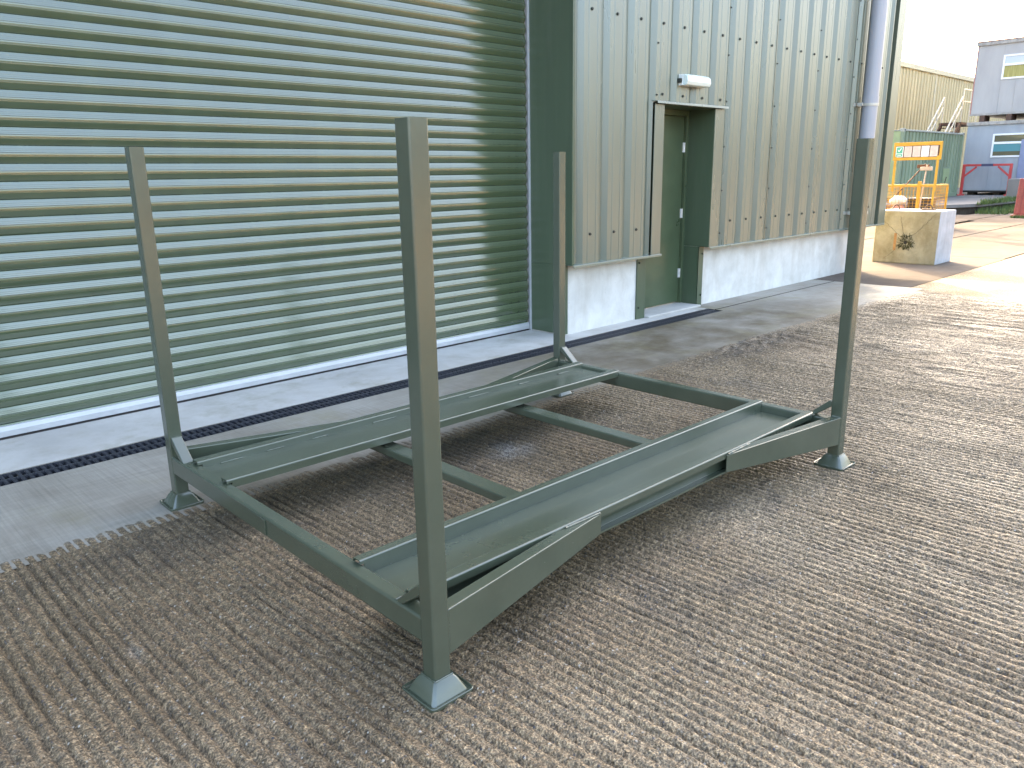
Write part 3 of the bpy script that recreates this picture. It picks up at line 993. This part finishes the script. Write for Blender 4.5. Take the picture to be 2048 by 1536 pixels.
# ------------------------------------------------------------------ raised slab, far yard
pl = [(26.4, 16), (26.5, 7.25), (28.2, 6.45), (33.0, 6.3), (36.2, 4.2), (60, 4.2), (60, 16)]
m = MB().prism(pl, 'z', .20, .30)
tag(m.obj('raised_slab', 'stepc'), kind='structure')
pl2 = [(26.55, 16), (26.65, 7.32), (28.25, 6.55), (33.05, 6.4), (36.3, 4.3), (60, 4.3), (60, 16)]
tag(MB().prism(pl2, 'z', -.05, .199).obj('slab_edge', 'slabedge'), kind='structure')
gr = MB()
def blade(x, y, z, h):
    a = random.uniform(0, 6.28)
    dx, dy = math.cos(a) * .02, math.sin(a) * .02
    lx, ly = random.uniform(-.08, .08), random.uniform(-.08, .08)
    gr.add([(x - dx, y - dy, z), (x + dx, y + dy, z), (x + lx, y + ly, z + h)], [(0, 1, 2)])
for i in range(2600):
    t = random.random()
    if i % 3:
        x = 28.0 + 6 * t
        y = 6.42 - .12 * t - abs(random.gauss(0, .10)) + .05
        z = random.choice([0, .28])
    else:
        x = random.uniform(27.5, 33)
        y = random.uniform(5.5, 6.3)
        z = 0
    blade(x, y, z, random.uniform(.05, .22))
for i in range(500):
    blade(random.uniform(25.7, 26.4), random.uniform(4.15, 4.9), 0, random.uniform(.03, .10))
tag(gr.obj('grass', 'grass'), 'ragged green grass growing along the broken edge of the raised slab', 'grass', kind='stuff')

# ------------------------------------------------------------------ shipping container
CN = empty('shipping_container', (29.4, 9.5, .30), 0, 'weathered green corrugated shipping container behind the yellow basket', 'container')
CL, CW, CH = 6.75, 2.44, 2.56
m = MB()
m.box(.0, .16, .0, .10, .12, CH - .1).box(CL - .16, CL, .0, .10, .12, CH - .1).box(.16, CL - .16, .0, .10, .0, .15).box(.16, CL - .16, .1, CW, .02, .12)
m.box(0, .12, CW - .1, CW, .1, CH - .1).box(CL - .12, CL, CW - .1, CW, .1, CH - .1)
m.obj('frame', 'cont', CN, bevel=.01)
pr = []
x = .16
while x < CL - .20:
    pr += [(x, .035), (x + .10, .035), (x + .115, .10), (x + .225, .10), (x + .24, .035)]
    x += .34
pr += [(CL - .16, .035), (CL - .16, .12), (.16, .12)]
m = MB()
n = len(pr)
m.prism(pr, 'z', .15, CH - .09)
m.obj('side_panel', 'cont', CN)
MB().box(.0, CL, -.005, .09, CH - .09, CH - .03).box(0, CL, .09, CW, CH - .08, CH - .05).obj('top_rail', 'cont_top', CN, bevel=.01)
MB().box(-.012, .0, .10, CW - .1, .12, CH - .1).obj('end_door', 'cont_end', CN)
MB().box(CL, CL + .012, .10, CW - .1, .12, CH - .1).obj('end_panel', 'cont', CN)
for cx in (0, CL - .178):
    for cz in (0, CH - .118):
        e_ = MB().box(cx - .004, cx + .178, -.012, .15, cz, cz + .118).obj('corner_casting', 'cont_top' if cz else 'cont', CN, bevel=.012)
        MB().box(cx + .05, cx + .12, -.016, -.004, cz + .03, cz + .09).obj('casting_hole', 'dark', e_)
hx, hz = 4.72, .18
hd = MB().box(hx, hx + .68, -.012, .03, hz, hz + .95).obj('access_hatch', 'cont_end', CN, bevel=.008)
MB().box(hx - .04, hx + .72, .005, .034, hz - .04, hz).box(hx - .04, hx + .72, .005, .034, hz + .95, hz + 1.02).box(hx - .06, hx, .005, .034, hz, hz + .95).box(hx + .68, hx + .74, .005, .034, hz, hz + .95).obj('hatch_frame', 'cont', CN)
MB().bar((hx + .22, -.03, hz + .40), (hx + .34, -.03, hz + .62), .025, .025).obj('hatch_handle', 'rustbrown', hd)
MB().box(-.06, -.012, .55, .75, 1.0, 1.25).box(-.05, -.012, .75, .80, .2, 1.0).obj('meter_box', 'white_frame', CN)
# bits lying on the container roof
tb = MB()
for i in range(5):
    tb.bar((random.uniform(.0, .6), random.uniform(.1, 1.4), .02), (random.uniform(-.2, .9), random.uniform(.1, 1.4), .06 + random.random() * .05), .06, .05)
o = tb.obj('timber_offcuts', 'rustbrown')
o.location = (29.5, 9.6, .30 + CH - .02)
tag(o, 'dark timber offcuts lying on the roof corner of the green container', 'timber')

# ------------------------------------------------------------------ tan building behind
TB = empty('tan_shed', (36, 14, 0), 0, 'tall tan corrugated shed rising behind the green container', 'shed')
pr = []
x = 0
while x < 32:
    pr += [(x, 0), (x + .17, 0), (x + .21, .05), (x + .36, .05), (x + .40, 0)]
    x += .42
pr += [(32, 0), (32, .1), (0, .1)]
MB().prism(pr, 'z', .25, 6.22).obj('wall_sheeting', 'tan', TB)
MB().box(-.1, 32.1, -.10, .12, 6.22, 6.44).obj('eaves_trim', 'tan_trim', TB, bevel=.01)
MB().box(9.42, 9.56, -.05, .02, .3, 6.22).obj('joint_trim', 'tan_trim', TB)
MB().box(9.02, 9.42, -.02, .02, .3, 6.22).obj('joint_strip', 'tan', TB)
MB().prism([(-.1, 6.45), (9, 7.6), (18, 6.45)], 'x', -.1, 32.1).obj('roof', 'tan', TB)
MB().box(0, 32, .12, 18, .2, 6.2).obj('shell', 'dark', TB)

# ------------------------------------------------------------------ stacked site cabins
def cabin(label, z0, z1, mat, zw0, zwm, zw1, lower):
    X0, Y1 = 37.5, 9.79
    c = empty('site_cabin', (X0, Y1, z0), 0, label, 'cabin')
    H = z1 - z0
    MB().box(.012, 6.0, -8.0, -.02, .06, H - .02).obj('cabin_shell', mat, c)
    # wall panels between the window band
    ys_ = [0, -.80, -2.35, -3.1, -4.3, -6, -8]
    wy0, wy1 = (-1.0, -2.35)
    b0, b1 = zw0 - z0, zw1 - z0
    def panel(y0, y1, a, b):
        MB().box(0, .012, min(y0, y1) + .003, max(y0, y1) - .003, a, b).obj('wall_panel', mat, c, bevel=.003)
    panel(0, -1.0, .08, H - .02)
    panel(-1.0, -1.55, .08, b0)
    panel(-1.55, -2.35, .08, b0)
    panel(-1.0, -2.35, b1, H - .02)
    if lower:
        panel(-2.9, -4.2, .08, H - .02)
    else:
        panel(-2.35, -3.5, .08, H - .02)
    MB().box(-.015, .02, -.03, .01, .05, H).obj('corner_post', 'cabin_trim' if not lower else mat, c)
    MB().box(-.06, 6.1, -8.1, .06, H - .02, H + .12).obj('roof_edge', 'cabin_roof', c, bevel=.01)
    if not lower:
        MB().box(-.075, 6.1, -8.1, .075, H + .12, H + .155).obj('roof_trim', 'cabin_trim', c)
    MB().box(-.03, .05, -8, .0, .0, .07).obj('base_rail', 'cabin_roof' if not lower else 'dark', c)
    win = MB()
    t = .07
    win.box(-.03, .03, wy1, wy0, b0, b0 + t).box(-.03, .03, wy1, wy0, b1 - t, b1).box(-.03, .03, wy0 - t, wy0, b0 + t, b1 - t).box(-.03, .03, wy1, wy1 + t, b0 + t, b1 - t)
    zm = zwm - z0
    win.box(-.03, .03, wy1 + t, wy0 - t, zm - .05, zm + .04)
    wo = win.obj('window', 'white_frame', c, bevel=.006)
    MB().box(-.005, .01, wy1 + t, wy0 - t, zm + .04, b1 - t).obj('pane', 'glass_dark' if lower else 'glass_pale', wo)
    if lower:
        MB().box(-.005, .01, wy1 + t, wy0 - t, b0 + t + .17, zm - .05).obj('pane', 'glass_teal', wo)
        MB().box(-.005, .01, wy1 + t, wy0 - t, b0 + t, b0 + t + .17).obj('pane', 'glass_dark', wo)
        MB().box(-.05, .0, -2.85, -2.08, .10, 2.12).obj('door', 'cabin_door', c, bevel=.01)
    else:
        MB().box(-.005, .01, wy1 + t, wy0 - t, b0 + t, zm - .05).obj('pane', 'curtain', wo)
    return c
cabin('blue grey site cabin at ground level behind the red barrier frame', .42, 3.20, 'cabin2', 1.85, 2.44, 2.81, True)
cabin('light grey site cabin stacked on top of the lower cabin', 3.58, 6.37, 'cabin', 4.96, 5.53, 5.91, False)
# packers between the cabins
for i, yy in enumerate((9.3, 8.3, 7.2)):
    o = MB().box(-.15, .6, -.10, .10, 0, .26).obj('timber_packer', 'rustbrown', bevel=.008)
    o.location = (37.6, yy, 3.322)
    tag(o, ['dark timber packer at the left end between the two cabins', 'dark timber packer under the upper cabin window', 'dark timber packer at the right between the two cabins'][i], 'packer', 'packers between the cabins')
for i, yy in enumerate((9.4, 8.4, 7.6)):
    o = MB().box(-.1, .5, -.12, .12, 0, .12).obj('foot_block', 'slabedge', bevel=.008)
    o.location = (37.7, yy, .30)
    tag(o, ['foot block under the left corner of the lower cabin', 'foot block under the middle of the lower cabin', 'foot block under the blue door of the lower cabin'][i], 'block', 'blocks under the lower cabin')

# steel staircase up to the top cabin
ST_ = empty('steel_staircase', (38.4, 11.0, .3), 0, 'galvanised steel staircase with handrails climbing beside the upper cabin', 'staircase')
for yy in (0, .8):
    hr = MB()
    hr.bar((-1.6, yy, 1.2), (1.97, yy, 4.34), .05, .05).bar((-1.6, yy, .75), (1.97, yy, 3.9), .04, .04)
    for i in range(6):
        t = i / 5
        hr.bar((-1.6 + 3.57 * t, yy, .1 + 3.1 * t), (-1.6 + 3.57 * t, yy, 1.2 + 3.14 * t), .04, .04)
    hr.obj('handrail', 'galv', ST_)
    MB().bar((-1.7, yy, -.05), (1.97, yy, 3.1), .06, .22).obj('stringer', 'rustbrown', ST_)
for i in range(15):
    t = (i + 1) / 16
    MB().box(-1.7 + 3.67 * t - .12, -1.7 + 3.67 * t + .12, .03, .77, 3.15 * t - .02, 3.15 * t + .02).obj('tread', 'rustbrown', ST_)
lr = MB()
for z in (4.65, 4.12):
    lr.bar((2.0, 0, z), (4.2, 0, z), .05, .05)
for x in (2.0, 3.1, 4.2):
    lr.bar((x, 0, 3.2), (x, 0, 4.65), .05, .05)
lr.obj('landing_rail', 'galv', ST_)
MB().box(1.95, 4.3, -.05, .9, 3.08, 3.2).obj('landing', 'rustbrown', ST_)
MB().bar((2.1, .05, 0), (2.1, .05, 3.1), .08, .08).bar((4.2, .05, 0), (4.2, .05, 3.1), .08, .08).obj('landing_post', 'rustbrown', ST_)

# red barrier frame in front of the cabin
RB = empty('barrier_frame', (36.8, 8.66, .30), 0, 'red tubular barrier frame standing before the lower cabin', 'barrier')
for s_ in (-1, 1):
    MB().box(-.05, .05, s_ * .88 - .05, s_ * .88 + .05, .0, 1.20).obj('upright', 'red', RB, bevel=.008)
    MB().bar((0, s_ * .86, .78), (0, s_ * .40, 1.18), .07, .07).obj('brace', 'red', RB, bevel=.006)
    MB().box(-.25, .25, s_ * .88 - .07, s_ * .88 + .07, .0, .05).obj('foot_plate', 'red', RB)
MB().box(-.05, .05, -.93, .93, 1.20, 1.29).obj('top_bar', 'red', RB, bevel=.008)
MB().box(-.056, .056, -.22, .22, 1.194, 1.296).obj('sleeve', 'navy', RB)
# plastic barrier and grey block at the picture's right
PB = empty('plastic_barrier', (26.4, 4.45, 0), 0, 'red moulded plastic barrier leaning on the grass at the right edge', 'barrier')
mm = MB().prism([(-.10, .06), (.02, .06), (.16, 1.12), (.06, 1.12)], 'y', -.6, .52)
mm.v = [(x, y, z) for x, y, z in mm.v]
mm.obj('panel', 'redplastic', PB, bevel=.02)
for yy in (-.45, -.15, .15, .40):
    q = MB()
    q.bar((-.08, yy, .08), (.065, yy, 1.10), .06, .07)
    q.obj('rib', 'redplastic', PB, bevel=.008)
MB().box(-.28, .30, -.62, .55, .0, .07).obj('base', 'redplastic', PB, bevel=.02)
GB = MB().box(-.25, .25, -.28, .28, 0, .72)
o = GB.obj('grey_block', 'stepc', bevel=.03)
o.location = (34.0, 6.80, .30)
tag(o, 'grey concrete cube standing on the raised slab right of the barrier frame', 'concrete block')

# ------------------------------------------------------------------ yellow basket with notice board
YB = empty('yellow_basket', (20.0, 5.80, 0), 0, 'rusty yellow mesh work basket with a notice board on top', 'basket')
def ybar(name, p, q, a=.045, parent=YB, mat='yellow'):
    return MB().bar(p, q, a, a).obj(name, mat, parent, bevel=.004)
y0, y1, dpt, zr = -.55, .58, 1.0, 1.04
for x in (0, dpt):
    for y in (y0, y1):
        ybar('corner_post', (x, y, .05), (x, y, zr))
ybar('gate_post', (-.01, -.215, .05), (-.01, -.215, 1.15), .07)
for z in (.08, zr):
    ybar('rail', (0, y0, z), (0, y1, z))
    ybar('rail', (dpt, y0, z), (dpt, y1, z))
    ybar('rail', (0, y0, z), (dpt, y0, z))
    ybar('rail', (0, y1, z), (dpt, y1, z))
for (p, q) in (((0, y1), (0, -.18)), ((0, -.25), (0, y0)), ((0, y0), (dpt, y0)), ((dpt, y0), (dpt, y1)), ((0, y1), (dpt, y1))):
    me = MB()
    p = Vector((*p, 0))
    q = Vector((*q, 0))
    Ln = (q - p).length
    k = max(2, int(Ln / .078))
    for i in range(k + 1):
        c = p.lerp(q, i / k)
        me.bar((c.x, c.y, .1), (c.x, c.y, zr), .006, .006)
    for i in range(13):
        z = .1 + i * .074
        me.bar((p.x, p.y, z), (q.x, q.y, z), .006, .006)
    me.obj('mesh_panel', 'yellow', YB)
MB().box(0, dpt, y0, y1, .04, .07).obj('floor_plate', 'rustbrown', YB)
for y in (-.565, .43):
    ybar('sign_upright', (0.0, y, .9), (0.0, y, 1.75), .05)
sb = MB().box(-.012, .012, -.60, .455, 1.68, 2.07).obj('notice_board', 'rustbrown', YB)
fr = MB().box(-.03, .03, -.63, .485, 2.0, 2.085).box(-.03, .03, -.63, .485, 1.655, 1.725).box(-.03, .03, -.63, -.585, 1.725, 2.0).box(-.03, .03, .44, .485, 1.725, 2.0)
fr.obj('board_frame', 'yellow', sb, bevel=.004)
for i in range(5):
    yc = .345 - i * .20
    MB().box(-.020, -.0125, yc - .088, yc + .088, 1.735, 1.99).obj('notice', ('signwhite', 'paper', 'paper', 'paper2', 'paper')[i], sb)
    if i == 0:
        MB().box(-.0235, -.0205, yc - .072, yc + .072, 1.825, 1.975).box(-.0235, -.0205, yc - .072, yc + .072, 1.75, 1.81).obj('notice_print', 'signgreen', sb)
        ch = MB().bar((-.0255, yc + .030, 1.905), (-.0255, yc + .008, 1.872), .003, .016)
        ch = MB()
        for (a_, b_), (c_, d_) in ((((.034, 1.905)), ((.010, 1.868))), (((.010, 1.868)), ((-.040, 1.950)))):
            dy, dz = c_ - a_, d_ - b_
            Ls = math.hypot(dy, dz)
            nx, nz = -dz / Ls * .009, dy / Ls * .009
            ch.add([(-.0245, yc + a_ + nx, b_ + nz), (-.0245, yc + a_ - nx, b_ - nz), (-.0245, yc + c_ - nx, d_ - nz), (-.0245, yc + c_ + nx, d_ + nz)], [(0, 1, 2, 3)])
        ch.box(-.0245, -.0238, yc - .045, yc + .045, 1.775, 1.787)
        ch.obj('check_mark', 'signwhite', sb)
    else:
        ln = MB()
        for j_ in range(7):
            zz = 1.965 - j_ * .031
            wdt = random.uniform(.045, .07)
            ln.box(-.0215, -.0202, yc - wdt, yc + wdt, zz - .004, zz + .003)
        ln.obj('notice_print', 'print', sb)
# things kept in the basket
def sack(label, loc, mat, sx, sy, sz, tilt=0.):
    m = MB()
    n, k = 14, 7
    vs = []
    for j_ in range(k + 1):
        t = j_ / k
        wdt = (.75 + .35 * math.sin(math.pi * min(1, t * 1.1))) * (1 - .30 * t ** 3)
        for i in range(n):
            a = 2 * math.pi * i / n
            rr = wdt * (1 + .08 * math.sin(3 * a + j_) + random.uniform(-.03, .03))
            ca, sa = math.cos(a), math.sin(a)
            vs.append((sx * rr * math.copysign(abs(ca) ** .7, ca) + tilt * t * sz, sy * rr * math.copysign(abs(sa) ** .7, sa), sz * t))
    fs = [(j_ * n + i, j_ * n + (i + 1) % n, (j_ + 1) * n + (i + 1) % n, (j_ + 1) * n + i) for j_ in range(k) for i in range(n)]
    fs += [tuple(range(n))[::-1], tuple(range(k * n, (k + 1) * n))]
    o = m.add(vs, fs).obj('sack', mat, smooth=True)
    o.location = loc
    return tag(o, label, 'sack')
sack('plump pink sack standing in the yellow basket', (20.32, 6.15, .07), 'bagpink', .17, .19, .50)
sack('crumpled white sack resting on the pink sack', (20.32, 6.16, .565), 'bagwhite', .16, .19, .22)
o = MB().box(-.22, .22, -.28, .28, 0, .60).box(-.24, .24, -.30, .30, .60, .66).obj('plastic_bin', 'blackbin', bevel=.03)
o.location = (20.68, 5.72, .07)
tag(o, 'dark plastic bin at the back of the yellow basket', 'bin')
def broom(label, p, q, head, pole='woodpole'):
    b = empty('broom', p, 0, label, 'broom')
    d_ = Vector(q) - Vector(p)
    MB().tube((0, 0, 0), d_, .016, 8).obj('handle', pole, b)
    MB().bar(d_ * .93 + Vector((0, -.14, 0)), d_ * .93 + Vector((0, .14, 0)), .07, .09).obj('head', head, b, bevel=.01)
broom('long handled broom slanting across the yellow basket', (20.30, 6.25, .78), (20.34, 5.62, 1.56), 'broom', 'broom')
broom('upright pale pole with brush leaning in the yellow basket', (20.20, 5.62, .10), (20.22, 5.54, 1.55), 'woodpole')
